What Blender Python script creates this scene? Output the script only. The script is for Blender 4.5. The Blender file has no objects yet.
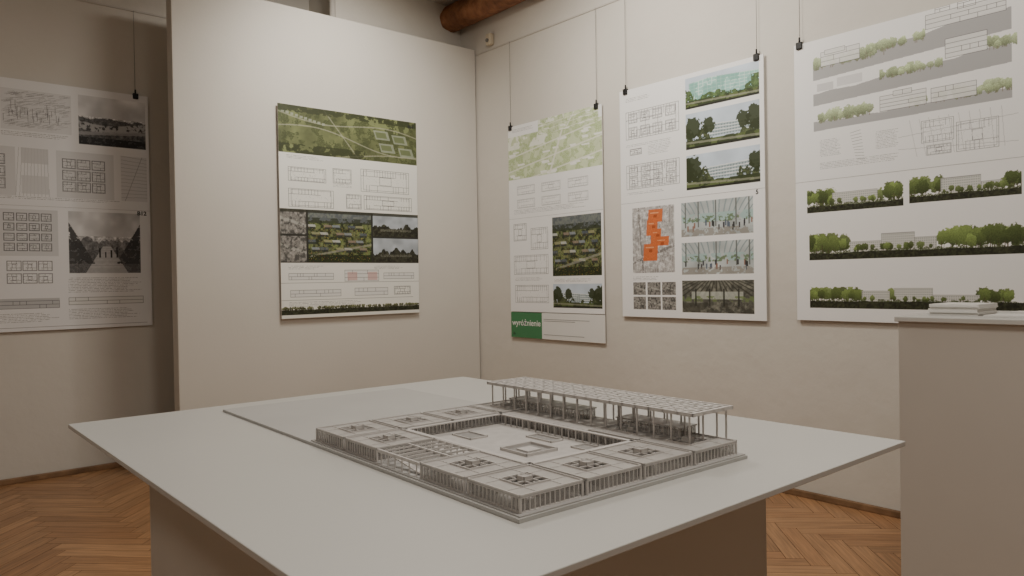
import bpy, math, random
import numpy as np
from mathutils import Vector, Matrix
random.seed(4); rng=np.random.default_rng(7)
S=bpy.context.scene
COL=S.collection

# ------------------------------------------------------------ helpers
def s2l(c):
    c=np.asarray(c,dtype=float)
    return np.where(c<=0.04045,c/12.92,((c+0.055)/1.055)**2.4)
def mat(name,rgb,rough=0.6,noise=0.0,nscale=5.0,bump=0.0,bscale=40.0,spec=0.3,alpha=1.0,emit=0):
    m=bpy.data.materials.new(name); m.use_nodes=True
    nt=m.node_tree; b=nt.nodes['Principled BSDF']
    b.inputs['Base Color'].default_value=(*rgb,1); b.inputs['Roughness'].default_value=rough
    b.inputs['Specular IOR Level'].default_value=spec
    b.inputs['Alpha'].default_value=alpha
    tc=nt.nodes.new('ShaderNodeTexCoord')
    if noise>0:
        n=nt.nodes.new('ShaderNodeTexNoise'); n.inputs['Scale'].default_value=nscale; n.inputs['Detail'].default_value=5
        r=nt.nodes.new('ShaderNodeValToRGB')
        r.color_ramp.elements[0].position=.3; r.color_ramp.elements[1].position=.7
        r.color_ramp.elements[0].color=(*[max(0,c*(1-noise)) for c in rgb],1)
        r.color_ramp.elements[1].color=(*[min(1,c*(1+noise)) for c in rgb],1)
        nt.links.new(tc.outputs['Object'],n.inputs['Vector']); nt.links.new(n.outputs['Fac'],r.inputs['Fac'])
        nt.links.new(r.outputs['Color'],b.inputs['Base Color'])
    if bump>0:
        n=nt.nodes.new('ShaderNodeTexNoise'); n.inputs['Scale'].default_value=bscale; n.inputs['Detail'].default_value=4
        bp=nt.nodes.new('ShaderNodeBump'); bp.inputs['Strength'].default_value=bump; bp.inputs['Distance'].default_value=.02
        nt.links.new(tc.outputs['Object'],n.inputs['Vector']); nt.links.new(n.outputs['Fac'],bp.inputs['Height'])
        nt.links.new(bp.outputs['Normal'],b.inputs['Normal'])
    return m
def link(o,parent=None):
    COL.objects.link(o)
    if parent: o.parent=parent
    return o
def boxes(name,L,m,parent=None,bevel=0.0):
    V=[];F=[]
    for (x0,x1,y0,y1,z0,z1) in L:
        b=len(V)
        V+=[(x0,y0,z0),(x1,y0,z0),(x1,y1,z0),(x0,y1,z0),(x0,y0,z1),(x1,y0,z1),(x1,y1,z1),(x0,y1,z1)]
        F+=[(b,b+3,b+2,b+1),(b+4,b+5,b+6,b+7),(b,b+1,b+5,b+4),(b+1,b+2,b+6,b+5),(b+2,b+3,b+7,b+6),(b+3,b,b+4,b+7)]
    me=bpy.data.meshes.new(name); me.from_pydata(V,[],F); me.materials.append(m)
    o=bpy.data.objects.new(name,me)
    if bevel>0:
        bv=o.modifiers.new('bevel','BEVEL'); bv.width=bevel; bv.segments=2
    return link(o,parent)
def empty(name,loc=(0,0,0)):
    e=bpy.data.objects.new(name,None); e.empty_display_size=.1
    return link(e)
def tube(name,p0,p1,r,m,parent=None,seg=10):
    p0=Vector(p0);p1=Vector(p1);d=(p1-p0).normalized()
    a=d.orthogonal().normalized(); b=d.cross(a)
    V=[];F=[]
    for p in (p0,p1):
        for i in range(seg):
            t=2*math.pi*i/seg; V.append(p+a*math.cos(t)*r+b*math.sin(t)*r)
    for i in range(seg):
        j=(i+1)%seg; F.append((i,j,seg+j,seg+i))
    F.append(tuple(range(seg))[::-1]); F.append(tuple(range(seg,2*seg)))
    me=bpy.data.meshes.new(name); me.from_pydata([tuple(v) for v in V],[],F); me.materials.append(m)
    for p in me.polygons: p.use_smooth = len(p.vertices)==4
    return link(bpy.data.objects.new(name,me),parent)

# ------------------------------------------------------------ dimensions
H=1.15; XR=3.65; YL=5.25; YP=4.65; ZC=3.35; XW=-3.0; YW=-3.0; ZT=0.85

M_wall=mat('wall_plaster',(.61,.58,.525),.9,.03,1.6,.22,9)
M_part=mat('partition_paint',(.61,.585,.535),.75,.02,2,.03,60)
M_ceil=mat('ceiling_paint',(.54,.52,.48),.9)
M_log=mat('log_wood',(.26,.115,.055),.6,.45,14,.5,30)
M_trim=mat('baseboard_wood',(.22,.13,.07),.5,.3,12)
M_white=mat('white_lacquer',(.53,.525,.50),.42,.015,3)
M_side=mat('plinth_paint',(.53,.50,.455),.6,.02,3)
M_black=mat('clip_black',(.015,.015,.015),.4)
M_wire=mat('wire_steel',(.14,.14,.14),.4)
M_board=mat('foam_board',(.62,.6,.57),.7)

# ------------------------------------------------------------ shell
boxes('wall_right',[(XR,XR+.2,YW,YL+.2,0,ZC)],M_wall)
boxes('wall_left',[(XW,XR,YL,YL+.2,0,ZC)],M_wall)
boxes('wall_rear',[(XW-.2,XR+.2,YW-.2,YW,0,ZC)],M_wall)
boxes('wall_side',[(XW-.2,XW,YW,YL+.2,0,ZC)],M_wall)
boxes('wall_return',[(2.53,XR,YP+.2,YL,0,ZC)],M_wall)
boxes('ceiling',[(XW-.2,XR+.2,YW-.2,YL+.2,ZC,ZC+.1)],M_ceil)
boxes('baseboard_right',[(XR-.022,XR,YW,YP,0,.035)],M_trim,bevel=.006)
boxes('baseboard_left',[(XW,1.36,YL-.022,YL,0,.035)],M_trim,bevel=.006)
boxes('wall_partition',[(1.366,XR-.012,YP,YP+.1,0,2.97)],M_part,bevel=.004)
def log():
    seg=24;n=60;V=[];F=[]
    for i in range(n+1):
        y=YP+.2-(YP+.2-YW)*i/n
        for j in range(seg):
            t=2*math.pi*j/seg
            r=.1*(1+.05*math.sin(3*t+y*2)+.03*math.sin(7*t+y*5)+.03*random.random())
            V.append((3.55+r*math.cos(t),y,3.245+r*math.sin(t)))
    for i in range(n):
        for j in range(seg):
            k=(j+1)%seg; F.append((i*seg+j,i*seg+k,(i+1)*seg+k,(i+1)*seg+j))
    F.append(tuple(range(seg)));F.append(tuple(range(n*seg,(n+1)*seg)))
    me=bpy.data.meshes.new('log_ceiling_beam');me.from_pydata(V,[],F);me.materials.append(M_log)
    for p in me.polygons:p.use_smooth=len(p.vertices)==4
    link(bpy.data.objects.new('log_ceiling_beam',me))
log()
tube('wall_pipe',(2.50,YP+.17,0),(2.50,YP+.17,ZC),.022,M_side)
boxes('trim_1',[(XR-.006,XR,YW,YP,2.927,2.938)],M_side)
boxes('trim_2',[(XW,1.6,YL-.006,YL,2.927,2.938)],M_side)
e=empty('motion_sensor')
M_sens=mat('sensor_plastic',(.62,.55,.42),.4)
boxes('housing',[(XR-.045,XR,4.42,4.48,2.955,3.045)],M_sens,e,bevel=.012)
tube('lens',(XR-.045,4.45,2.99),(XR-.055,4.45,2.99),.014,mat('sensor_lens',(.2,.19,.17),.3),e)

# ------------------------------------------------------------ herringbone floor
def floor():
    W=.075;n=6;V=[];F=[];C=[];UVs=[]
    c,s=math.cos(math.pi/4),math.sin(math.pi/4)
    cx,cy=.3,1.1
    g=.0011
    def add(x0,y0,x1,y1):
        q=[(x0*W+g,y0*W+g),(x1*W-g,y0*W+g),(x1*W-g,y1*W-g),(x0*W+g,y1*W-g)]
        q=[(cx+c*a-s*b,cy+s*a+c*b) for a,b in q]
        if all(a<XW or a>XR for a,b in q) or all(b<YW or b>YL for a,b in q): return
        b=len(V)
        V.extend([(a,bb,.0015) for a,bb in q]);F.append((b,b+1,b+2,b+3))
        t=random.random();d=random.uniform(.86,1.1)
        col=np.array([.39,.215,.105])*(1-t)+np.array([.31,.158,.073])*t
        C.extend([(*(col*d),1)]*4)
        o1,o2=random.uniform(0,50),random.uniform(0,50);Lg=n*W
        if x1-x0>y1-y0: UVs.extend([(o1,o2),(o1+Lg,o2),(o1+Lg,o2+W),(o1,o2+W)])
        else: UVs.extend([(o1,o2),(o1,o2+W),(o1+Lg,o2+W),(o1+Lg,o2)])
    for k in range(-110,111):
        for m in range(-14,15):
            ox=k+2*n*m;oy=k
            if abs(ox)>110: continue
            add(ox,oy,ox+n,oy+1); add(ox,oy+1,ox+1,oy+1+n)
    me=bpy.data.meshes.new('floor_planks');me.from_pydata(V,[],F)
    uv=me.uv_layers.new(name='grain');uv.data.foreach_set('uv',np.array(UVs,dtype=np.float32).ravel())
    a=me.color_attributes.new('Col','FLOAT_COLOR','POINT');a.data.foreach_set('color',np.array(C,dtype=np.float32).ravel())
    m=mat('parquet',(.35,.2,.1),.36,spec=.35);nt=m.node_tree;b=nt.nodes['Principled BSDF']
    at=nt.nodes.new('ShaderNodeAttribute');at.attribute_name='Col'
    uvn=nt.nodes.new('ShaderNodeUVMap');uvn.uv_map='grain'
    mp=nt.nodes.new('ShaderNodeMapping');mp.inputs['Scale'].default_value=(5,90,1)
    nz=nt.nodes.new('ShaderNodeTexNoise');nz.inputs['Scale'].default_value=1;nz.inputs['Detail'].default_value=5;nz.inputs['Distortion'].default_value=.6
    mx=nt.nodes.new('ShaderNodeMixRGB');mx.blend_type='OVERLAY';mx.inputs[0].default_value=.7
    nt.links.new(uvn.outputs['UV'],mp.inputs['Vector']);nt.links.new(mp.outputs['Vector'],nz.inputs['Vector'])
    nt.links.new(at.outputs['Color'],mx.inputs[1]);nt.links.new(nz.outputs['Fac'],mx.inputs[2])
    nt.links.new(mx.outputs['Color'],b.inputs['Base Color'])
    me.materials.append(m)
    fl=boxes('floor',[(XW-.2,XR+.2,YW-.2,YL+.2,-.1,0)],mat('floor_gap',(.08,.042,.022),.8))
    link(bpy.data.objects.new('parquet_planks',me),fl)
floor()

# ------------------------------------------------------------ poster raster painting
def noise(h,w,sc,seed):
    r=np.random.default_rng(seed)
    gh=max(2,int(sc*h/max(h,w))+2);gw=max(2,int(sc*w/max(h,w))+2)
    g=r.random((gh,gw));y=np.linspace(0,gh-1.001,h);x=np.linspace(0,gw-1.001,w)
    yi=y.astype(int);xi=x.astype(int);fy=(y-yi)[:,None];fx=(x-xi)[None]
    fy=fy*fy*(3-2*fy);fx=fx*fx*(3-2*fx)
    return (g[yi][:,xi]*(1-fy)*(1-fx)+g[yi+1][:,xi]*fy*(1-fx)+g[yi][:,xi+1]*(1-fy)*fx+g[yi+1][:,xi+1]*fy*fx)
def fbm(h,w,sc,seed,o=4):
    t=0;a=1;s=0
    for i in range(o):
        t=t+a*noise(h,w,min(sc*2**i,max(h,w)),seed*13+i);s+=a;a*=.6
    t=t/s
    return np.clip((t-.5)*1.7+.5,0,1)
class P:
    def __init__(s,w,h,bg=(.93,.93,.925)):
        s.w,s.h=w,h;s.a=np.ones((h,w,3))*np.array(bg);s.r=np.random.default_rng(w*h+3);s.sd=0
    def px(s,u,v): return int(round(u*(s.w-1))),int(round(v*(s.h-1)))
    def rect(s,u0,v0,u1,v1,c,al=1):
        x0,y0=s.px(u0,v0);x1,y1=s.px(u1,v1)
        s.a[y0:y1+1,x0:x1+1]=s.a[y0:y1+1,x0:x1+1]*(1-al)+np.array(c)*al
    def line(s,u0,v0,u1,v1,c=.45,al=1,w=1):
        x0,y0=s.px(u0,v0);x1,y1=s.px(u1,v1)
        n=max(abs(x1-x0),abs(y1-y0),1)+1
        xs=np.clip(np.linspace(x0,x1,n).round().astype(int),0,s.w-1);ys=np.clip(np.linspace(y0,y1,n).round().astype(int),0,s.h-1)
        for k in range(w):
            yy=np.clip(ys+k,0,s.h-1);s.a[yy,xs]=s.a[yy,xs]*(1-al)+c*al
    def frame(s,u0,v0,u1,v1,c=.45,w=1):
        s.line(u0,v0,u1,v0,c,1,w);s.line(u0,v1,u1,v1,c,1,w);s.line(u0,v0,u0,v1,c);s.line(u1,v0,u1,v1,c)
    def text(s,u0,v0,u1,v1,c=.48,step=4):
        x0,y0=s.px(u0,v0);x1,y1=s.px(u1,v1)
        for y in range(y0,y1,step):
            e=x1-int(s.r.random()*(x1-x0)*.25)
            m=(s.r.random(max(1,e-x0))>.3)
            seg=s.a[y,x0:e];seg[m[:len(seg)]]=c
    def plan(s,u0,v0,u1,v1,c=.5,n=6,furn=True):
        c=max(.22,c-.18)
        s.frame(u0,v0,u1,v1,c,1);du,dv=u1-u0,v1-v0
        iu,iv=du*.05,dv*.07
        s.frame(u0+iu,v0+iv,u1-iu,v1-iv,c+.2)
        k=max(2,int(du*s.w/9))
        for i in range(1,k):
            x=u0+du*i/k
            if s.r.random()<.75: s.line(x,v0,x,v0+dv*.3,c+.12)
            if s.r.random()<.75: s.line(x,v0+dv*.7,x,v1,c+.12)
        s.line(u0,v0+dv*.3,u1-du*.3,v0+dv*.3,c+.1);s.line(u0+du*.2,v0+dv*.7,u1,v0+dv*.7,c+.1)
        if s.r.random()<.6: s.frame(u0+du*.38,v0+dv*.32,u0+du*.62,v0+dv*.68,c)
        if furn:
            for i in range(n*9):
                x=u0+du*s.r.random();y=v0+dv*s.r.random()
                xx,yy=s.px(x,y);s.a[yy,xx]=c+.05
    def photo(s,u0,v0,u1,v1,kind):
        x0,y0=s.px(u0,v0);x1,y1=s.px(u1,v1);h=y1-y0;w=x1-x0;s.sd+=1;sd=s.sd+s.w
        Y=np.linspace(0,1,h)[:,None]*np.ones((1,w));X=np.linspace(0,1,w)[None]*np.ones((h,1))
        asp=w/h
        nf=fbm(h,w,min(24,w/2),sd);nm=fbm(h,w,9,sd+1);nc=fbm(h,w,3,sd+2,3);n1=fbm(2,w,7,sd+3,4)[0][None]
        sp=np.random.default_rng(sd).random((h,w))
        def mix(a,b,m): return a*(1-m[...,None])+np.array(b)*m[...,None]
        def obj(A,a,b,c2,d,cc,al=1,skew=0):
            XX=X-skew*(Y-b);return mix(A,cc,((XX>a)&(XX<c2)&(Y>b)&(Y<d))*al)
        if kind in('park','parkb','parkc'):
            A=np.ones((h,w,3))*np.array([.78,.83,.88]);A=A*(.93+.1*nc[...,None])
            if kind=='parkb':
                top=.12+.20*np.abs(X-.35);b=((Y>top)&(Y<.80)&(X>.05)).astype(float)
                A=mix(A,(.58,.76,.72),b)
                g=((((Y-top)/(.80-top)*6)%1<.18)|((X*16)%1<.12))*b;A=mix(A,(.84,.90,.87),g*.8)
                A=mix(A,(.40,.60,.55),((nm>.52)*b)*.5)
                T=((Y>.66+.25*(n1-.5))|((X<.12)&(Y>.3+.3*n1))|((X>.9)&(Y>.35)))&(nf>.25)
                A=mix(A,(.26,.33,.17),T*.9);A=A*(1+(T*(sp*.5+nf-.8)*.7))[...,None]
            else:
                tb=.34+(.12*X if kind=='park' else .10*(1-X))
                b=((Y>tb)&(Y<.74)&(X>.22)).astype(float);A=mix(A,(.60,.66,.67),b*.95)
                f_=((Y-tb)/(.74-tb)*4)%1
                A=mix(A,(.90,.91,.91),((f_<.28)*b)*.9);A=mix(A,(.38,.43,.44),(((f_>.45)&((X*26)%1<.4))*b)*.6)
                tl=.22+.45*n1+.45*np.exp(-((X-.58)/.24)**2)
                T=((Y>tl)&(nf>.28)&(Y<.86))
                A=mix(A,(.24,.27,.17),T*.95);A=A*(1+(T*(sp*.5+nf-.75)*.9))[...,None]
                for tx,r_ in ((.08,.12),(.0,.07),(.95,.06)) if kind=='parkc' else ((.10,.08),(.33,.04),(.80,.04),(.95,.08)):
                    d=(((X-tx)*asp)**2+((Y-.42)*.9)**2)
                    A=mix(A,(.19,.22,.13),((d<r_*(.5+nf))&(Y<.85))*.9)
            G=(Y>.78).astype(float);A=mix(A,(.34,.39,.22),G*.95);A=mix(A,(.17,.20,.12),((nm>.45)&(Y>.76)).astype(float)*.7)
            A=mix(A,(.62,.62,.56),((abs(Y-.86-.08*(X-.5))<.03))*.6)
            A=mix(A,(.13,.13,.11),(Y>.94)*.8)
        elif kind=='dark':
            A=np.ones((h,w,3))*np.array([.70,.73,.76])*(.80+.3*nc[...,None])
            T=((Y>.38+.35*n1)).astype(float);A=mix(A,(.20,.20,.16),T);A=A*(1+(T*(nf+sp*.5-.7)*.9))[...,None]
            A=mix(A,(.58,.58,.52),((abs(Y-.74)<.05)&(X>.15)&(X<.85)&(sp>.4))*.6)
        elif kind=='aerial':
            A=np.ones((h,w,3))*np.array([.46,.49,.33]);A=A*(.70+.35*nm)[...,None]
            A=mix(A,(.28,.31,.20),((nf>.48)&(sp>.2))*.85)
            A=mix(A,(.55,.59,.40),((nc>.62)&(nf<.5))*.6)
            for (c0,sl,cv) in [(.28,.25,.1),(.62,.35,-.12),(.95,-.15,.05)]:
                d=abs(Y-(c0+sl*(X-.5)+cv*np.sin(X*6)));A=mix(A,(.66,.66,.58),(d<.013)*.65)
            d=abs(X-(.30+.25*Y));A=mix(A,(.66,.66,.58),(d<.005)*.6)
            for (a,b) in [(.66,.30),(.80,.36),(.70,.58),(.85,.64)]:
                A=obj(A,a,b,a+.11,b+.2,(.62,.65,.58),.75,.1)
                A=obj(A,a+.015,b+.04,a+.095,b+.16,(.40,.44,.30),.9,.1)
            for k in range(10):
                A=obj(A,.02+.03*k,.12+.02*k,.04+.03*k,.17+.02*k,(.62,.64,.58),.8)
            A=mix(A,(.22,.24,.16),((Y<.14)&(nf>.3))*.8)
            A=mix(A,(.20,.22,.14),((Y>.80)&(X<.6)&(nf>.35))*.7)
        elif kind=='aerial_pale':
            A=np.ones((h,w,3))*np.array([.80,.84,.70]);A=A*(.92+.12*nm)[...,None]
            A=mix(A,(.60,.68,.46),((nf>.52)&(sp>.35))*.8)
            rg=np.random.default_rng(5)
            for k in range(26):
                a=rg.random();b=rg.random()*.95;A=obj(A,a,b,a+.05+.05*rg.random(),b+.03+.04*rg.random(),(.93,.93,.91),.9,.2)
            for k in range(3):
                d=abs(Y-(.75-.45*X+.32*k-.25));A=mix(A,(.88,.88,.83),(d<.016)*.9)
            d=abs(X-.62+.15*Y);A=mix(A,(.88,.88,.83),(d<.01)*.9)
            A=mix(A,(.92,.92,.89),((Y<.3)&(X<.45)&(nm>.45))*.8)
        elif kind=='vivid':
            A=np.ones((h,w,3))*np.array([.38,.41,.28]);A=A*(.5+.75*nf)[...,None]
            A=mix(A,(.50,.57,.32),((nm>.62)&(sp>.3))*.6)
            A=mix(A,(.17,.20,.13),((nf<.42))*.8)
            A=mix(A,(.48,.50,.57),((Y<.20+.08*(n1-.5)))*.6);A=mix(A,(.20,.22,.18),((Y<.24)&(Y>.13)&(nf>.45))*.8)
            for k,y in enumerate([.27,.42,.57,.72]):
                for j in range(5):
                    a=-.02+.19*j+.06*((k+j)%2);cc=[(.76,.77,.76),(.34,.37,.42),(.56,.50,.45),(.60,.60,.46),(.55,.58,.62)][(j*2+k*3)%5]
                    A=obj(A,a,y,a+.12,y+.045,cc,.85,.35);A=obj(A,a,y+.045,a+.12,y+.085,(.20,.22,.21),.85,.35)
            d=abs(Y-.90+.25*X);A=mix(A,(.60,.60,.55),(d<.02)*.7)
            A=mix(A,(.13,.16,.09),((Y>.86)&(nf>.3))*.8)
            A=mix(A,(.86,.80,.35),((sp>.985)&(Y>.3))*.9);A=mix(A,(.70,.28,.22),((sp<.008)&(Y>.3))*.9)
        elif kind=='bw':
            A=np.ones((h,w,3))*(.68+.24*nc)[...,None]
            T=((Y>.40+.12*n1)&(Y<.6)).astype(float);A=mix(A,(.42,.42,.42),T*.8)
            A=mix(A,(.50,.50,.50),(Y>.58)*1.);A=A*(1+((Y>.4)*(nf+sp*.4-.7)*.6))[...,None]
            pth=(abs(X-.52)<.05+.55*np.clip(Y-.55,0,1))&(Y>.56);A=mix(A,(.80,.80,.80),pth*.8)
            A=mix(A,(.55,.55,.55),(pth&((Y*Y*26)%1<.2))*.6)
            side=(Y>.18+1.9*np.abs(np.minimum(X,1-X)))&(Y<.85)&(nf>.3);A=mix(A,(.22,.22,.22),side*.85)
            A=mix(A,(.3,.3,.3),((Y>.62)&(~pth)&(nf>.45))*.7)
            for px_,ph in ((.42,.16),(.58,.13),(.50,.10),(.66,.18)):
                A=mix(A,(.12,.12,.12),((abs(X-px_)<.010)&(Y>.75-ph)&(Y<.75))*.9)
        elif kind=='bw2':
            A=np.ones((h,w,3))*(.74+.20*nc*(1-Y*.5))[...,None]
            A=mix(A,(.34,.34,.34),(Y>.42+.06*n1)*.9);A=A*(1+((Y>.42)*(nf+sp*.4-.7)*.7))[...,None]
            A=mix(A,(.72,.72,.72),((abs(Y-.60-.06*np.sin(X*4))<.08)&(nf>.3))*.85)
            A=mix(A,(.62,.62,.62),((abs(Y-.78+.10*X)<.035))*.8)
            A=mix(A,(.12,.12,.12),((Y>.84)&(nf>.3))*.85)
        elif kind=='greyint':
            A=np.ones((h,w,3))*np.array([.58,.57,.55]);A=A*(.62+.5*nm)[...,None];A=A*(.85+.3*nf)[...,None]
            A=mix(A,(.75,.75,.72),((abs(Y-.5-.3*(X-.5))<.06))*.5);A=mix(A,(.27,.27,.26),((nm<.35))*.6)
        elif kind=='interior':
            A=np.ones((h,w,3))*np.array([.76,.79,.79])*(.82+.22*nc[...,None])
            A=mix(A,(.52,.58,.59),((Y<.36)&(((X*11+(X-.5)*Y*10)%1)<.25))*.8)
            A=mix(A,(.62,.73,.72),((Y>.36)&(Y<.60)&(nm>.40))*.8);A=mix(A,(.38,.45,.32),((Y>.42)&(Y<.62)&(nf>.58))*.8)
            for tx in (.06,.25,.5,.78,.95): A=mix(A,(.40,.42,.41),((abs(X-tx)<.010)&(Y<.75))*.9)
            rg=np.random.default_rng(sd+4)
            for k in range(18):
                tx=rg.random();b=.68+.2*rg.random();cc=[(.22,.21,.23),(.56,.42,.37),(.34,.38,.44),(.2,.2,.2)][k%4]
                A=mix(A,cc,((abs(X-tx)<.011)&(Y>b-.13)&(Y<b+.03))*.9)
            A=mix(A,(.52,.49,.45),((Y>.78)&(nf>.35))*.6)
        elif kind=='darkint':
            A=np.ones((h,w,3))*np.array([.46,.46,.42])*(.6+.6*nf[...,None])
            rays=((np.arctan2(Y+.3,X-.5)*9)%1<.35)&(Y<.5);A=mix(A,(.24,.24,.21),rays*.8)
            A=mix(A,(.78,.80,.76),((Y>.35)&(Y<.58)&(abs(X-.5)<.36))*.7);A=mix(A,(.4,.48,.28),((Y>.48)&(Y<.66)&(nf>.5))*.7)
            A=mix(A,(.25,.25,.22),((Y>.7)&(nm>.45))*.6)
            for tx in (.2,.4,.6,.8): A=mix(A,(.2,.2,.18),((abs(X-tx)<.01)&(Y>.25)&(Y<.8))*.8)
        elif kind=='orange':
            A=np.ones((h,w,3))*np.array([.72,.71,.70])*(.86+.2*nm[...,None])
            A=mix(A,(.38,.36,.35),((abs(Y-.85+.25*X)<.02)|(abs(X-.15-.1*Y)<.015))*.6)
            A=mix(A,(.46,.44,.43),((nf>.62)&((X*17)%1<.6))*.5)
            A=mix(A,(.90,.90,.90),(nf<.30)*.6)
            for (a,b,c2,d) in [(.40,.04,.74,.24),(.36,.20,.62,.44),(.46,.34,.70,.60),(.56,.46,.88,.60),(.28,.56,.62,.82)]:
                A=obj(A,a,b,c2,d,(.80,.42,.23),.96,-.1);A=obj(A,a+.04,b+.05,c2-.1,b+.065,(.93,.72,.56),.7,-.1);A=obj(A,a+.12,b+.08,a+.2,b+.13,(.58,.27,.14),.7,-.1)
            A=A*(.9+.2*sp)[...,None]
        s.a[y0:y1,x0:x1]=np.clip(A,0,1)
    def treestrip(s,u0,vb,u1,hh,building=None,dense=.6,ground=.3,col=(.37,.43,.24),pale=False):
        x0,y0=s.px(u0,vb-hh);x1,y1=s.px(u1,vb);h=y1-y0;w=x1-x0;s.sd+=1;sd=s.sd*7+s.w
        YY=np.arange(h)[:,None]*np.ones((1,w));XX=np.arange(w)[None]*np.ones((h,1))
        Y=YY/h;X=XX/w
        nf=fbm(h,w,w/5,sd+2,3);sp=np.random.default_rng(sd).random((h,w))
        A=s.a[y0:y1,x0:x1].copy()
        def mix(A,b,m): return A*(1-m[...,None])+np.array(b)*m[...,None]
        def bld(A):
            for (a,b,t) in building:
                bm=((X>a)&(X<b)&(Y>t)&(Y<1-ground+.02));A=mix(A,(.80,.80,.78),bm*.97)
                ff=((Y-t)*h/6)%1;A=mix(A,(.58,.60,.58),(bm&(ff>.45)&(XX%5<3))*.75)
                A=mix(A,(.50,.50,.49),(bm&((Y-t)*h<1.2))*.8);A=mix(A,(.50,.50,.49),(bm&(((X-a)*w<1.2)|((b-X)*w<1.2)))*.6)
            return A
        rg=np.random.default_rng(sd+5);gy=h*(1-ground)
        def trees(A,n,inside,scale):
            for k in range(n):
                tx=rg.random()*w;inb=bool(building) and any(a*w-3<tx<b*w+3 for a,b,t in building)
                if inb!=inside and building: continue
                ht=gy*(.5+.45*rg.random())*scale;r=ht*(.30+.12*rg.random());cy=gy-ht+r
                d=((XX-tx)/r)**2+((YY-cy)/(r*1.2))**2
                m=(d<1.15*(.5+.9*nf))
                sh=.7+.55*rg.random()
                cc=np.array(col)*sh if not pale else np.array(col)*(.9+.2*rg.random())
                A=mix(A,cc,m*.92);A=A*(1+m*((sp-.5)*.32-.18*np.clip((YY-cy)/r,-1,1)))[...,None]
                A=mix(A,(.3,.26,.2) if not pale else (.5,.46,.4),((abs(XX-tx)<.7)&(YY>cy+r*.6)&(YY<gy+1))*.8)
            return A
        N=int(w/h*dense*9)
        A=trees(A,N,False,1.0)
        if building: A=bld(A);A=trees(A,int(N*.4),True,.42)
        if not pale:
            hg=(Y>1-ground-.11*fbm(2,w,w/8,sd+3,2)[0][None])&(Y<=1-ground+.03);A=mix(A,np.array(col)*.75,(hg&(sp>.15))*.9)
        if ground>0:
            G=(Y>1-ground+.06*(fbm(2,w,6,sd+9)[0][None]-.5)).astype(float);A=mix(A,(.20,.21,.15),G);A=A*(1+G*(nf-.5)*.7)[...,None]
        s.a[y0:y1,x0:x1]=np.clip(A,0,1)
    def earth(s,u0,v0,u1,thick,slope,c=.74):
        x0,_=s.px(u0,0);x1,_=s.px(u1,0)
        n=fbm(2,x1-x0,6,s.sd+90,3)[0];s.sd+=1
        for i,x in enumerate(range(x0,x1)):
            t=i/(x1-x0);v=v0+slope*t+.008*(n[i]-.5)
            y0=int(v*s.h);y1=int((v0+thick+slope*.5*t)*s.h)
            s.a[y0:max(y0+2,y1),x]=c
    def section(s,u0,vb,u1,hh,floors,bays,c=.5,fill=True):
        c=max(.2,c-.2)
        if fill: s.rect(u0,vb-hh,u1,vb,(.87,.87,.86),.9)
        for f in range(floors+1):
            s.line(u0,vb-hh*f/floors,u1,vb-hh*f/floors,c)
        for b in range(bays+1):
            if b in(0,bays) or s.r.random()<.6:
                u=u0+(u1-u0)*b/bays;f=int(s.r.random()*floors);s.line(u,vb-hh,u,vb,c+.12) if b in(0,bays) else s.line(u,vb-hh*(f+1)/floors,u,vb-hh*f/floors,c+.05)

def raster_mesh(name,p,origin,U,Wd,Ht,m,parent):
    h,w=p.h,p.w
    o=np.array(origin,dtype=float);U=np.array(U,dtype=float)
    uu=np.linspace(0,1,w)[None,:,None]*U[None,None]*Wd;vv=np.linspace(0,1,h)[:,None,None]*np.array([0,0,-Ht])[None,None]
    co=(o+uu+vv).reshape(-1,3).astype(np.float32)
    idx=np.arange(h*w).reshape(h,w)
    q=np.stack([idx[1:,:-1],idx[1:,1:],idx[:-1,1:],idx[:-1,:-1]],-1).reshape(-1,4)
    me=bpy.data.meshes.new(name);nf=len(q)
    me.vertices.add(h*w);me.vertices.foreach_set('co',co.ravel())
    me.loops.add(nf*4);me.loops.foreach_set('vertex_index',q.ravel().astype(np.int32))
    me.polygons.add(nf);me.polygons.foreach_set('loop_start',np.arange(0,nf*4,4,dtype=np.int32))
    me.update(calc_edges=True)
    a=me.color_attributes.new('Col','FLOAT_COLOR','POINT')
    c=np.ones((h*w,4),dtype=np.float32);c[:,:3]=s2l(np.clip(p.a,0,1)).reshape(-1,3)*.96
    a.data.foreach_set('color',c.ravel())
    me.materials.append(m)
    return link(bpy.data.objects.new(name,me),parent)
M_print=mat('printed_paper',(.8,.8,.8),.55,spec=.3)
nt=M_print.node_tree;at=nt.nodes.new('ShaderNodeAttribute');at.attribute_name='Col'
nt.links.new(at.outputs['Color'],nt.nodes['Principled BSDF'].inputs['Base Color'])

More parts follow.
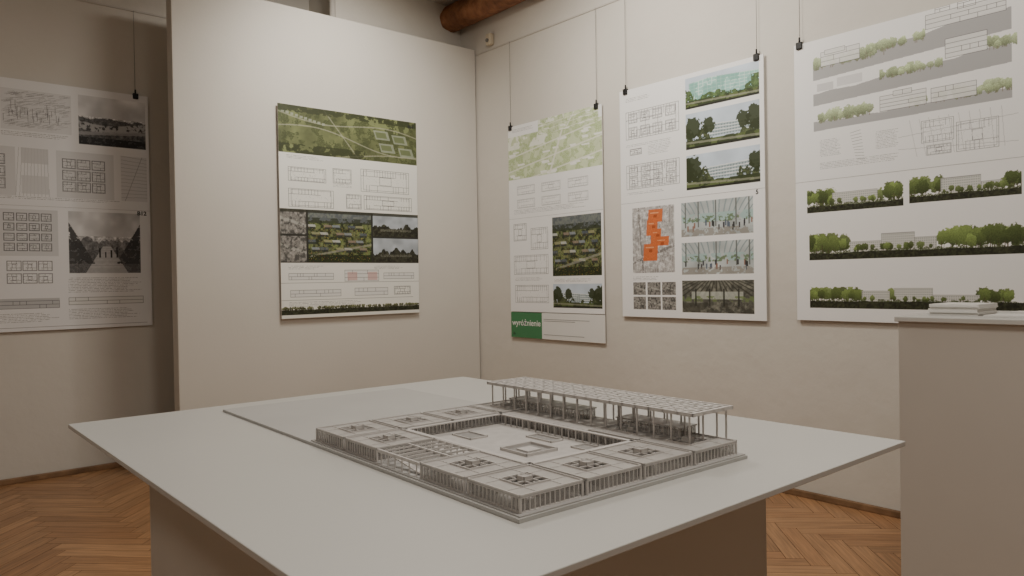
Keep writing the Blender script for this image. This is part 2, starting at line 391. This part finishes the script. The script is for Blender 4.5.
def textobj(name,s,pos,U,size,m,parent,align='LEFT',bold=.0):
    cu=bpy.data.curves.new(name,'FONT');cu.body=s;cu.size=size;cu.align_x=align;cu.extrude=.0004;cu.offset=bold
    cu.materials.append(m)
    o=bpy.data.objects.new(name,cu);link(o,parent)
    U=Vector(U);Z=Vector((0,0,1));N=U.cross(Z)
    o.matrix_world=Matrix(((U.x,Z.x,N.x,pos[0]),(U.y,Z.y,N.y,pos[1]),(U.z,Z.z,N.z,pos[2]),(0,0,0,1)))
    return o
M_ink=mat('ink_black',(.03,.03,.03),.6);M_inkw=mat('ink_white',(.75,.75,.72),.6)
M_seam=mat('seam_grey',(.42,.41,.40))
def poster(p,side,a,wd,ztop,ht,wires=(),zrail=2.93,seam=True,off=.012):
    e=empty('exhibition_poster')
    th=.006
    if side=='R':
        f=XR-off-th;U=(0,-1,0);o=(f-.0008,a,ztop)
        boxes('board',[(f,XR-off,a-wd,a,ztop-ht,ztop)],M_board,e)
        boxes('spacer',[(XR-off,XR-.0005,a-wd*.8,a-wd*.2,ztop-ht*.9,ztop-ht*.1)],M_board,e)
        pt=lambda u,d:(f-d,a-u*wd)
    else:
        yw=YL if side=='L' else YP
        f=yw-off-th;U=(1,0,0);o=(a,f-.0008,ztop)
        boxes('board',[(a,a+wd,f,yw-off,ztop-ht,ztop)],M_board,e)
        boxes('spacer',[(a+wd*.2,a+wd*.8,yw-off,yw-.0005,ztop-ht*.9,ztop-ht*.1)],M_board,e)
        pt=lambda u,d:(a+u*wd,f-d)
    raster_mesh('print',p,o,U,wd,ht,M_print,e)
    if seam:
        x,y=pt(0,.0015);x2,y2=pt(1,.0012)
        boxes('seam',[(min(x,x2),max(x,x2)+.0003,min(y,y2),max(y,y2)+.0003,ztop-ht*.5-.001,ztop-ht*.5+.001)],M_seam,e)
    for u in wires:
        x,y=pt(u,-.003)
        tube('wire',(x,y,ztop),(x,y,zrail),.0012,M_wire,e,6)
        if side=='R': boxes('clip',[(x-.014,x+.008,y-.016,y+.016,ztop-.026,ztop+.010)],M_black,e,bevel=.003);tube('hook',(x-.004,y,ztop+.01),(x-.004,y,ztop+.035),.005,M_black,e,8)
        else: boxes('clip',[(x-.016,x+.016,y-.014,y+.008,ztop-.026,ztop+.010)],M_black,e,bevel=.003);tube('hook',(x,y-.004,ztop+.01),(x,y-.004,ztop+.035),.005,M_black,e,8)
    return e,pt,U

# --- poster on left wall
p=P(440,620,(.90,.90,.90))
p.rect(.24,.04,.58,.2,(.80,.80,.80),.6)
for i in range(300):
    u=.24+.31*p.r.random();v=.05+.14*p.r.random();p.line(u,v,u+.03,v-.006,.58+.18*p.r.random())
for i in range(40):
    u=.25+.28*p.r.random();v=.12+.05*p.r.random();p.line(u,v,u,v-.04*p.r.random(),.45)
p.text(.24,.21,.58,.225)
p.photo(.62,.03,.985,.235,'bw2')
p.plan(.03,.05,.2,.2,.6,8)
for (a,b) in [(.03,.3),(.50,.80)]:
    p.rect(a,.27,b,.46,(.76,.76,.76),.55)
    for i in range(3):
        for j in range(3):
            p.plan(a+.03+(b-a-.07)/3*i,.30+.047*j,a+.03+(b-a-.07)/3*(i+1)-.008,.34+.047*j,.5,3)
for i in range(10):p.line(.32+.015*i,.27,.30+.018*i,.46,.7)
p.rect(.33,.27,.46,.33,(.78,.78,.78),.8);p.rect(.33,.38,.46,.45,(.80,.80,.80),.8)
p.rect(.84,.27,.985,.46,(.80,.80,.80),.6)
for i in range(12):p.line(.84,.27+.016*i,.985,.28+.015*i,.66)
p.line(.86,.46,.96,.27,.5)
p.text(.03,.465,.9,.475)
p.rect(.22,.515,.5,.70,(.76,.76,.76),.6)
for i in range(4):
    for j in range(4):
        p.plan(.24+.06*i,.53+.04*j,.29+.06*i,.56+.04*j,.5,2);p.plan(.03+.045*i,.53+.04*j,.065+.045*i,.56+.04*j,.55,2)
for i in range(3):
    for j in range(2): p.plan(.25+.075*i,.72+.05*j,.32+.075*i,.76+.05*j,.6,4)
p.photo(.555,.515,.94,.77,'bw')
p.text(.55,.79,.94,.85)
p.rect(.05,.87,.5,.91,(.7,.7,.7),.8);p.section(.05,.91,.5,.03,2,14,.5,False);p.section(.55,.90,.95,.03,2,12)
p.text(.05,.93,.5,.97);p.text(.55,.92,.95,.965);p.line(.03,.985,.97,.985,.5)
e,pt,U=poster(p,'L',.330,1.05,2.385,1.49,(.07,.93))
x,y=pt(.925,.0012);textobj('label','B12',(x,y,2.385-1.49*.52),U,.036,M_ink,e,bold=.001)

# --- poster on partition
p=P(440,605,(.91,.91,.885))
p.photo(0,0,1,.225,'aerial')
p.text(.05,.235,.3,.25)
for (a,b,c,d) in [(.06,.29,.31,.355),(.36,.28,.49,.35),(.56,.27,.93,.38),(.06,.39,.36,.475),(.45,.40,.56,.47),(.58,.40,.95,.47)]:
    p.plan(a,b,c,d,.42,9)
p.text(.36,.355,.5,.37)
p.rect(0,.487,1,.738,(.2,.2,.18))
p.photo(.0,.49,.17,.605,'greyint');p.photo(.0,.615,.17,.735,'greyint')
p.photo(.185,.49,.63,.735,'vivid');p.photo(.645,.49,1,.605,'dark');p.photo(.645,.615,1,.735,'dark')
p.rect(.0,.487,1,.5,(.2,.2,.16),.8)
p.text(.05,.755,.28,.775);p.text(.65,.755,.9,.775)
p.section(.05,.82,.35,.03,2,16);p.section(.43,.83,.68,.055,3,9);p.rect(.45,.785,.52,.825,(.78,.60,.58),.6);p.rect(.60,.785,.67,.825,(.78,.60,.58),.6);p.section(.72,.82,.96,.03,2,12)
p.line(0,.835,1,.835,.4)
p.section(.06,.9,.40,.03,2,12);p.section(.5,.9,.75,.035,2,8);p.plan(.8,.86,.93,.9,.45);p.line(0,.915,.95,.915,.4);p.text(.05,.925,.6,.95)
p.treestrip(0,.985,1,.04,None,1.4,.6,(.36,.38,.26))
p.rect(0,.985,1,1,(.9,.9,.87))
e,pt,U=poster(p,'P',1.998,1.058,2.318,1.394,(),seam=False,off=.02)
x,y=pt(.93,.0012);textobj('label','B54',(x,y,2.318-1.394*.033),U,.03,M_ink,e,bold=.001)

# --- poster C1
p=P(420,605)
p.photo(0,.06,1,.29,'aerial_pale');p.photo(.35,.0,.97,.08,'aerial_pale');p.text(.05,.02,.3,.035)
for i in range(3):
    for j in range(2):
        u=.1+.28*i;v=.33+.07*j;p.plan(u,v,u+.2,v+.045,.72,4)
p.text(.06,.455,.9,.48)
p.plan(.05,.53,.2,.62,.5,8);p.plan(.25,.56,.44,.67,.5,10);p.plan(.05,.70,.44,.80,.5,12);p.text(.06,.82,.4,.84);p.plan(.06,.86,.44,.95,.5,12)
p.photo(.49,.515,.98,.815,'vivid');p.text(.5,.83,.9,.845);p.photo(.49,.855,.98,.975,'park')
DY=-.012
e,pt,U=poster(p,'R',4.268+DY,.946,2.292,1.375,(.03,.95))
lb=empty('award_label')
zb=.725;zt=.912
boxes('plate',[(XR-.016,XR-.012,3.322+DY,4.268+DY,zb,zt)],M_board,lb);boxes('spacer',[(XR-.012,XR-.0005,3.5,4.1,zb+.03,zt-.03)],M_board,lb)
boxes('green_field',[(XR-.0175,XR-.016,3.93+DY,4.268+DY,zb,zt)],mat('label_green',(.06,.21,.09),.5),lb)
boxes('white_field',[(XR-.0172,XR-.016,3.322+DY,3.93+DY,zb,zt)],mat('label_white',(.72,.72,.69),.5),lb)
textobj('text','wyróżnienie',(XR-.0185,4.255+DY,zb+.09),(0,-1,0),.062,M_inkw,lb,bold=.0006)
boxes('small_text',[(XR-.0180,XR-.0172,3.93-.03-.45*k1,3.93-.03,zb+.14-.012*i,zb+.144-.012*i) for i,k1 in enumerate([1,.7])]+[(XR-.0180,XR-.0172,3.5,3.9,zb+.03,zb+.034)],mat('ink_grey',(.3,.3,.3)),lb)
textobj('mark','16',(XR-.0185,4.25+DY,zb+.02),(0,-1,0),.03,M_ink,lb)

# --- poster C2
p=P(440,620)
p.text(.05,.04,.25,.055)
def bigplan(u0,v0,u1,v1):
    p.plan(u0,v0,u1,v1,.45,16)
    for i in range(4): p.plan(u0+.02+.095*i,v0+.012,u0+.09+.095*i,v0+.05,.6,4);p.plan(u0+.02+.095*i,v1-.05,u0+.09+.095*i,v1-.012,.6,4)
bigplan(.05,.10,.45,.22)
p.text(.05,.245,.4,.255);p.plan(.08,.265,.17,.29,.5);p.text(.22,.26,.4,.3)
bigplan(.05,.335,.45,.44)
p.text(.05,.455,.4,.465)
p.photo(.5,.02,.975,.145,'parkb');p.photo(.5,.165,.975,.31,'park');p.photo(.5,.335,.975,.475,'parkc')
p.photo(.09,.525,.41,.81,'orange');p.photo(.46,.525,.93,.665,'interior');p.photo(.46,.69,.93,.82,'interior')
for i in range(3):
    for j in range(2): p.photo(.09+.112*i,.85+.062*j,.19+.112*i,.905+.062*j,'greyint')
p.photo(.46,.845,.93,.975,'darkint');p.text(.09,.825,.3,.84)
e,pt,U=poster(p,'R',3.168+DY,1.011,2.336,1.428,(.05,.96))
x,y=pt(.945,.0012);textobj('label','5',(x,y,2.336-1.428*.52),U,.034,M_ink,e,bold=.001)

# --- poster C3
p=P(560,785)
PC=(.60,.65,.51)
def tr(u0,vb,u1,h,d=.8): p.treestrip(u0,vb,u1,h,None,d,0,PC,True)
p.earth(.1,.10,.95,.045,-.05,.66)
tr(.1,.11,.45,.05,.45);p.section(.14,.1,.33,.05,3,6);p.section(.16,.06,.26,.015,1,4)
p.section(.62,.06,.93,.045,3,9,.36);p.section(.75,.02,.82,.03,2,3,.36);p.section(.66,.015,.72,.02,2,3,.4)
tr(.36,.095,.62,.04,.6)
p.earth(.1,.195,.95,.04,-.035,.66)
p.section(.70,.165,.86,.06,4,5,.4);tr(.42,.19,.69,.04,.6);tr(.86,.17,.97,.045,.7)
p.rect(.12,.16,.2,.185,(.80,.80,.80));p.rect(.22,.15,.34,.18,(.83,.83,.83))
p.earth(.1,.295,.95,.03,-.005,.66)
tr(.12,.30,.40,.05,.6);tr(.55,.30,.95,.045,.5);p.section(.42,.295,.62,.05,4,8,.45);p.section(.64,.295,.82,.045,3,6,.45);p.section(.48,.25,.56,.015,1,4,.45)
for k in range(2): p.text(.13+.27*k,.36,.24+.27*k,.42)
p.text(.13,.44,.5,.465)
for i in range(10):p.line(.28+.003*i,.35+.01*i,.33+.002*i,.345+.011*i,.45)
p.plan(.6,.35,.73,.42,.6,10);p.plan(.74,.37,.9,.46,.6,10);p.plan(.62,.43,.72,.46,.6,6)
for i in range(10):p.line(.55+.04*i,.34,.58+.038*i,.46,.72)
p.line(.5,.39,.97,.37,.65);p.line(.5,.43,.97,.45,.65)
p.treestrip(.06,.615,.52,.085,[(.28,.75,.22)],1.8,.25);p.treestrip(.545,.61,.98,.085,[(.30,.66,.15),(.66,.84,.4)],1.8,.25)
p.treestrip(.07,.785,.99,.095,[(.22,.38,.36),(.38,.54,.12),(.54,.64,.3)],1.9,.25)
p.treestrip(.07,.955,.99,.075,[(.28,.42,.18),(.44,.62,.06),(.62,.82,.35)],1.3,.34)
e,pt,U=poster(p,'R',1.977+DY*.5,1.02,2.335,1.415,(.03,.96))

# ------------------------------------------------------------ display table
t=empty('display_table')
boxes('top',[(.318,1.40,.556,1.878,ZT-.009,ZT)],M_white,t,bevel=.0012)
boxes('base',[(.435,1.235,.735,1.70,0,ZT-.009)],M_side,t,bevel=.002)

# ------------------------------------------------------------ architectural model
M_mod=mat('model_card',(.58,.555,.535),.55,.05,60)
M_modl=mat('model_card_light',(.52,.50,.48),.55,.08,60)
M_modd=mat('model_card_dark',(.30,.29,.28),.6,.1,60)
M_glass=mat('model_acetate',(.60,.58,.56),.3,alpha=.35,spec=.5)
M_skin=mat('model_roof_acetate',(.52,.50,.48),.35,.06,60,alpha=.82,spec=.5)
M_plate=mat('model_plate',(.46,.455,.44),.5,.03,8)
M_pedge=mat('model_plate_grey',(.40,.39,.38),.5)
a=empty('architectural_model')
zb=ZT+.0055
boxes('site_plate',[(.622,1.112,.70,1.795,ZT+.0003,zb)],M_plate,a)
boxes('ground_slab',[(.626,1.110,.703,1.312,zb,zb+.002)],M_pedge,a)
z0=zb+.002;zr=z0+.0195
frames=[];fins=[];glass=[];dark=[];light=[];skin=[]
def fin_side(x0,x1,y0,y1,za,zt,step=.0085,w=.0011):
    if abs(x1-x0)<1e-6:
        n=int(round((y1-y0)/step))
        for i in range(n+1):
            y=y0+(y1-y0)*i/n;fins.append((x0-w/2,x0+w/2,y-w/2,y+w/2,za,zt))
    else:
        n=int(round((x1-x0)/step))
        for i in range(n+1):
            x=x0+(x1-x0)*i/n;fins.append((x-w/2,x+w/2,y0-w/2,y0+w/2,za,zt))
def module(x0,x1,y0,y1,zr=zr,wallin=.004):
    g=.003;x0+=g;x1-=g;y0+=g;y1-=g
    hx=(x1-x0)*.29;hy=(y1-y0)*.29
    th=.0015
    skin.extend([(x0,x1,y0,y0+hy,zr,zr+th),(x0,x1,y1-hy,y1,zr,zr+th),(x0,x0+hx,y0+hy,y1-hy,zr,zr+th),(x1-hx,x1,y0+hy,y1-hy,zr,zr+th)])
    r=.0016;zt_=zr+th
    frames.extend([(x0,x1,y0,y0+r,zr-.001,zt_+.0022),(x0,x1,y1-r,y1,zr-.001,zt_+.0022),(x0,x0+r,y0,y1,zr-.001,zt_+.0022),(x1-r,x1,y0,y1,zr-.001,zt_+.0022)])
    a0,a1,b0,b1=x0+hx,x1-hx,y0+hy,y1-hy
    for k in (a0,a1):
        frames.extend([(k-.0005,k+.0005,y0+r,b0,zt_,zt_+.0008),(k-.0005,k+.0005,b1,y1-r,zt_,zt_+.0008)])
    for k in (b0,b1):
        frames.extend([(x0+r,a0,k-.0005,k+.0005,zt_,zt_+.0008),(a1,x1-r,k-.0005,k+.0005,zt_,zt_+.0008)])
    q=.0014;hz=zr+.0065
    frames.extend([(a0-q,a1+q,b0-q,b0,zr,zr+.004),(a0-q,a1+q,b1,b1+q,zr,zr+.004),(a0-q,a0,b0,b1,zr,zr+.004),(a1,a1+q,b0,b1,zr,zr+.004)])
    # skylight grid: 3 x 3 open cells with raised centre lantern
    for k in (1,2):
        xx=a0+(a1-a0)*k/3;yy=b0+(b1-b0)*k/3
        frames.extend([(xx-.0007,xx+.0007,b0,b1,zr+.002,zr+.004),(a0,a1,yy-.0007,yy+.0007,zr+.002,zr+.004)])
    c0=a0+(a1-a0)/3;c1=a0+(a1-a0)*2/3;d0=b0+(b1-b0)/3;d1=b0+(b1-b0)*2/3
    frames.extend([(c0,c1,d0,d0+q,zr,hz+.002),(c0,c1,d1-q,d1,zr,hz+.002),(c0,c0+q,d0,d1,zr,hz+.002),(c1-q,c1,d0,d1,zr,hz+.002)])
    skin.append((c0+q,c1-q,d0+q,d1-q,hz,hz+.001))
    w=wallin
    glass.extend([(x0+w,x1-w,y0+w,y0+w+.001,z0,zr),(x0+w,x1-w,y1-w-.001,y1-w,z0,zr),(x0+w,x0+w+.001,y0+w,y1-w,z0,zr),(x1-w-.001,x1-w,y0+w,y1-w,z0,zr)])
    for k in range(4):
        xx=random.uniform(x0+.02,x1-.02);yy=random.uniform(y0+.02,y1-.02)
        if k%2: frames.append((xx,xx+.0015,y0+.012,yy+.01,z0,zr-.003))
        else: frames.append((x0+.012,xx+.01,yy,yy+.0015,z0,zr-.003))
    frames.append((x0,x1,y0,y1,z0,z0+.001))
    fin_side(x0+.001,x0+.001,y0,y1,z0,zr)
    fin_side(x1-.001,x1-.001,y0,y1,z0,zr,.012)
    fin_side(x0,x1,y0+.001,y0+.001,z0,zr)
    fin_side(x0,x1,y1-.001,y1-.001,z0,zr,.012)
    for xx in (x0,x1-.003):
        for yy in (y0,y1-.003): frames.append((xx,xx+.003,yy,yy+.003,z0,zr))
XS=[.630,.748,.866,.984,1.102]
YS=[.708,.827,.946,1.072,1.190,1.308]
for i in range(4): module(XS[i],XS[i+1],YS[0],YS[1])
for i in range(4): module(XS[i],XS[i+1],YS[4],YS[5])
module(XS[0],XS[1],YS[1],YS[2]);module(XS[0],XS[1],YS[3],YS[4])
module(XS[3],XS[4],YS[1],YS[2])
y0,y1=YS[2],YS[3]
frames+= [(XS[0]+.002,XS[0]+.005,y0,y1,zr-.002,zr+.003),(XS[0]+.06,XS[0]+.063,y0,y1,zr-.002,zr+.003),(XS[1]-.005,XS[1]-.002,y0,y1,zr-.002,zr+.003)]
for k in range(6):
    frames.append((XS[0]+.002,XS[1],y0+.006+k*.021,y0+.0075+k*.021,zr-.001,zr+.002))
    frames.append((XS[0]+.002,XS[0]+.0035,y0+.006+k*.021,y0+.0075+k*.021,z0,zr))
glass.append((XS[0]+.06,XS[0]+.061,y0,y1,z0,zr))
light.append((XS[1],XS[3],YS[1],YS[4],z0,z0+.001))
def gardenframe(x0,x1,y0,y1,h=.004):
    q=.002
    frames.extend([(x0,x1,y0,y0+q,z0,z0+h),(x0,x1,y1-q,y1,z0,z0+h),(x0,x0+q,y0,y1,z0,z0+h),(x1-q,x1,y0,y1,z0,z0+h)])
    dark.append((x0+q,x1-q,y0+q,y1-q,z0+.001,z0+.0015))
gardenframe(.77,.80,1.06,1.13);gardenframe(.84,.88,1.10,1.16);gardenframe(.93,.965,.86,.93);gardenframe(.93,.96,.98,1.05);gardenframe(.77,.81,.845,.89)
gardenframe(.83,.90,.93,1.00,.006)
frames.append((.850,.880,.950,.980,z0+.0015,z0+.004))
for s_ in np.arange(YS[1]+.008,YS[4]-.004,.0185):
    fins.append((XS[1]+.006,XS[1]+.0078,s_,s_+.0018,z0,zr));fins.append((XS[3]-.008,XS[3]-.0062,s_,s_+.0018,z0,zr))
frames+= [(XS[1]+.002,XS[1]+.010,YS[1],YS[4],zr,zr+.002),(XS[3]-.010,XS[3]-.002,YS[1],YS[4],zr,zr+.002),(XS[1],XS[3],YS[1]+.002,YS[1]+.010,zr,zr+.002),(XS[1],XS[3],YS[4]-.010,YS[4]-.002,zr,zr+.002)]
# wing under the canopy
zc=ZT+.076
light.append((XS[3]+.004,XS[4]-.004,YS[2],YS[4],zr-.001,zr+.001))
glass.append((XS[3]+.007,XS[3]+.008,YS[2],YS[4],z0,zr-.001));fin_side(XS[3]+.006,XS[3]+.006,YS[2],YS[4],z0,zr-.001)
fin_side(XS[4]-.005,XS[4]-.005,YS[2],YS[4],z0,zr-.001,.010)
def upper(x0,x1,y0,y1,zt):
    glass.extend([(x0,x1,y0,y0+.001,zr+.003,zt),(x0,x1,y1-.001,y1,zr+.003,zt),(x0,x0+.001,y0,y1,zr+.003,zt),(x1-.001,x1,y0,y1,zr+.003,zt)])
    fin_side(x0-.001,x0-.001,y0,y1,zr+.001,zt,.011);fin_side(x0,x1,y0-.001,y0-.001,zr+.001,zt,.011)
    skin.append((x0-.003,x1+.003,y0-.003,y1+.003,zt,zt+.002))
upper(1.050,1.092,.79,.93,zr+.018);upper(1.050,1.092,1.03,1.24,zr+.018)
cx0,cx1,cy0,cy1=1.018,1.128,.737,1.282
post=[]
for i in range(15):
    y=cy0+.012+(cy1-cy0-.024)*i/14
    for x in (cx0+.006,1.060,1.098):
        post.append((x-.0012,x+.0012,y-.0012,y+.0012,zr,zc))
for y in (cy0+.012,cy1-.012,(cy0+cy1)/2):
    post.append((1.123,1.1255,y-.0013,y+.0013,ZT+.0005,zc))
boxes('canopy_posts',post,M_mod,a)
lat=[]
lat2=[]
for i in range(5):
    x=cx0+(cx1-cx0-.004)*i/4;lat.append((x,x+.004,cy0,cy1,zc-.001,zc+.0048))
for j in range(19):
    y=cy0+(cy1-cy0-.004)*j/18;lat.append((cx0,cx1,y,y+.004,zc-.0008,zc+.0050))
sx=(cx1-cx0-.004)/4;sy=(cy1-cy0-.004)/18
for i in range(4):
    for j in range(18):
        xa,xb,ya,yb=cx0+sx*i+.004,cx0+sx*(i+1),cy0+sy*j+.004,cy0+sy*(j+1)
        hx=(xb-xa)*.32;hy=(yb-ya)*.32
        lat2+=[(xa,xb,ya,ya+hy,zc+.001,zc+.0035),(xa,xb,yb-hy,yb,zc+.001,zc+.0035),(xa,xa+hx,ya+hy,yb-hy,zc+.001,zc+.0035),(xb-hx,xb,ya+hy,yb-hy,zc+.001,zc+.0035)]
boxes('canopy_lattice',lat,M_mod,a);boxes('canopy_panels',lat2,M_modl,a)
me=bpy.data.meshes.new('brace')
xa,xb=.640,.648
me.from_pydata([(xa,y0,z0),(xb,y0,z0),(xb,y1-.02,zr-.004),(xa,y1-.02,zr-.004),(xa,y0,z0+.002),(xb,y0,z0+.002),(xb,y1-.02,zr-.002),(xa,y1-.02,zr-.002)],[],[(0,3,2,1),(4,5,6,7),(0,1,5,4),(1,2,6,5),(2,3,7,6),(3,0,4,7)])
me.materials.append(M_mod);link(bpy.data.objects.new('entrance_brace',me),a)
boxes('roof_panels',skin,M_skin,a);boxes('floor_plates',light,M_modl,a);boxes('frames',frames,M_mod,a);boxes('facade_fins',fins,M_mod,a)
boxes('acetate_walls',glass,M_glass,a);boxes('garden_beds',dark,M_modd,a)
# the model stands turned slightly on the table
th=math.radians(-1.3);F0=(.622,.70);F1=(.597,.691)
a.rotation_euler=(0,0,th)
a.location=(F1[0]-(math.cos(th)*F0[0]-math.sin(th)*F0[1]),F1[1]-(math.sin(th)*F0[0]+math.cos(th)*F0[1]),0)

# ------------------------------------------------------------ white plinth with leaflets
pl=empty('exhibition_plinth')
boxes('body',[(2.512,3.05,.25,1.017,0,.996)],M_side,pl,bevel=.002)
boxes('lid',[(2.50,3.06,.24,1.025,.996,1.012)],M_white,pl,bevel=.002)
lf=empty('leaflet_stack')
L=[]
for i in range(8):
    dx=random.uniform(-.004,.004);dy=random.uniform(-.004,.004)
    L.append((2.65+dx,2.83+dx,.83+dy,.975+dy,1.0125+i*.0045,1.0125+i*.0045+.0042))
boxes('leaflets',L,mat('leaflet_paper',(.74,.73,.70),.6),lf)
boxes('open_leaflet',[(2.60,2.74,.64,.80,1.0125,1.018),(2.745,2.84,.62,.77,1.0125,1.023)],mat('leaflet_paper2',(.70,.69,.66),.6),lf)

# ------------------------------------------------------------ ceiling lamps
LC=(1,.94,.85)
def lamp(x,y,w,sx=.6,sy=.6):
    e=empty('ceiling_lamp')
    boxes('housing',[(x-sx/2-.02,x+sx/2+.02,y-sy/2-.02,y+sy/2+.02,ZC-.05,ZC)],M_side,e)
    l=bpy.data.lights.new('lamp_light','AREA');l.shape='RECTANGLE';l.size=sx;l.size_y=sy;l.energy=w;l.color=LC
    o=bpy.data.objects.new('lamp_light',l);link(o,e);o.location=(x,y,ZC-.06)
lamp(2.2,3.0,36)
lamp(1.2,.2,40)
lamp(-1.2,2.6,10)
lamp(-1.2,-1.0,20)
def spot(x,y,tx,ty,tz,w,ang=115):
    e=empty('track_spotlight')
    z=ZC-.12
    tube('stem',(x,y,ZC),(x,y,z+.03),.012,M_black,e)
    d=(Vector((tx,ty,tz))-Vector((x,y,z))).normalized();pp=Vector((x,y,z))
    tube('can',tuple(pp-d*.08),tuple(pp+d*.05),.04,M_black,e,16)
    l=bpy.data.lights.new('spot_light','SPOT');l.energy=w;l.color=LC;l.spot_size=math.radians(ang);l.spot_blend=1;l.shadow_soft_size=.06
    o=bpy.data.objects.new('spot_light',l);link(o,e);o.location=pp+d*.07
    o.rotation_euler=d.to_track_quat('-Z','Y').to_euler()
spot(2.2,3.45,2.45,YP,2.35,80,102)
spot(2.25,2.6,XR,2.9,2.35,82,105)
spot(2.25,1.3,XR,1.5,2.35,64,108)
w=bpy.data.worlds.new('w');S.world=w;w.use_nodes=True
w.node_tree.nodes['Background'].inputs[0].default_value=(.6,.58,.55,1);w.node_tree.nodes['Background'].inputs[1].default_value=.1

# ------------------------------------------------------------ camera
yaw=math.radians(49.42);pit=math.radians(.6);rol=math.radians(.95)
f0=Vector((math.cos(yaw),math.sin(yaw),0));r0=Vector((math.sin(yaw),-math.cos(yaw),0));u0=Vector((0,0,1))
f=f0*math.cos(pit)-u0*math.sin(pit);up=u0*math.cos(pit)+f0*math.sin(pit)
r=r0*math.cos(rol)-up*math.sin(rol);up2=up*math.cos(rol)+r0*math.sin(rol)
cd=bpy.data.cameras.new('camera');cd.lens=745/1024*36;cd.sensor_width=36;cd.clip_start=.02
co=bpy.data.objects.new('camera',cd);link(co)
b=-f
co.matrix_world=Matrix(((r.x,up2.x,b.x,0),(r.y,up2.y,b.y,0),(r.z,up2.z,b.z,H),(0,0,0,1)))
S.camera=co
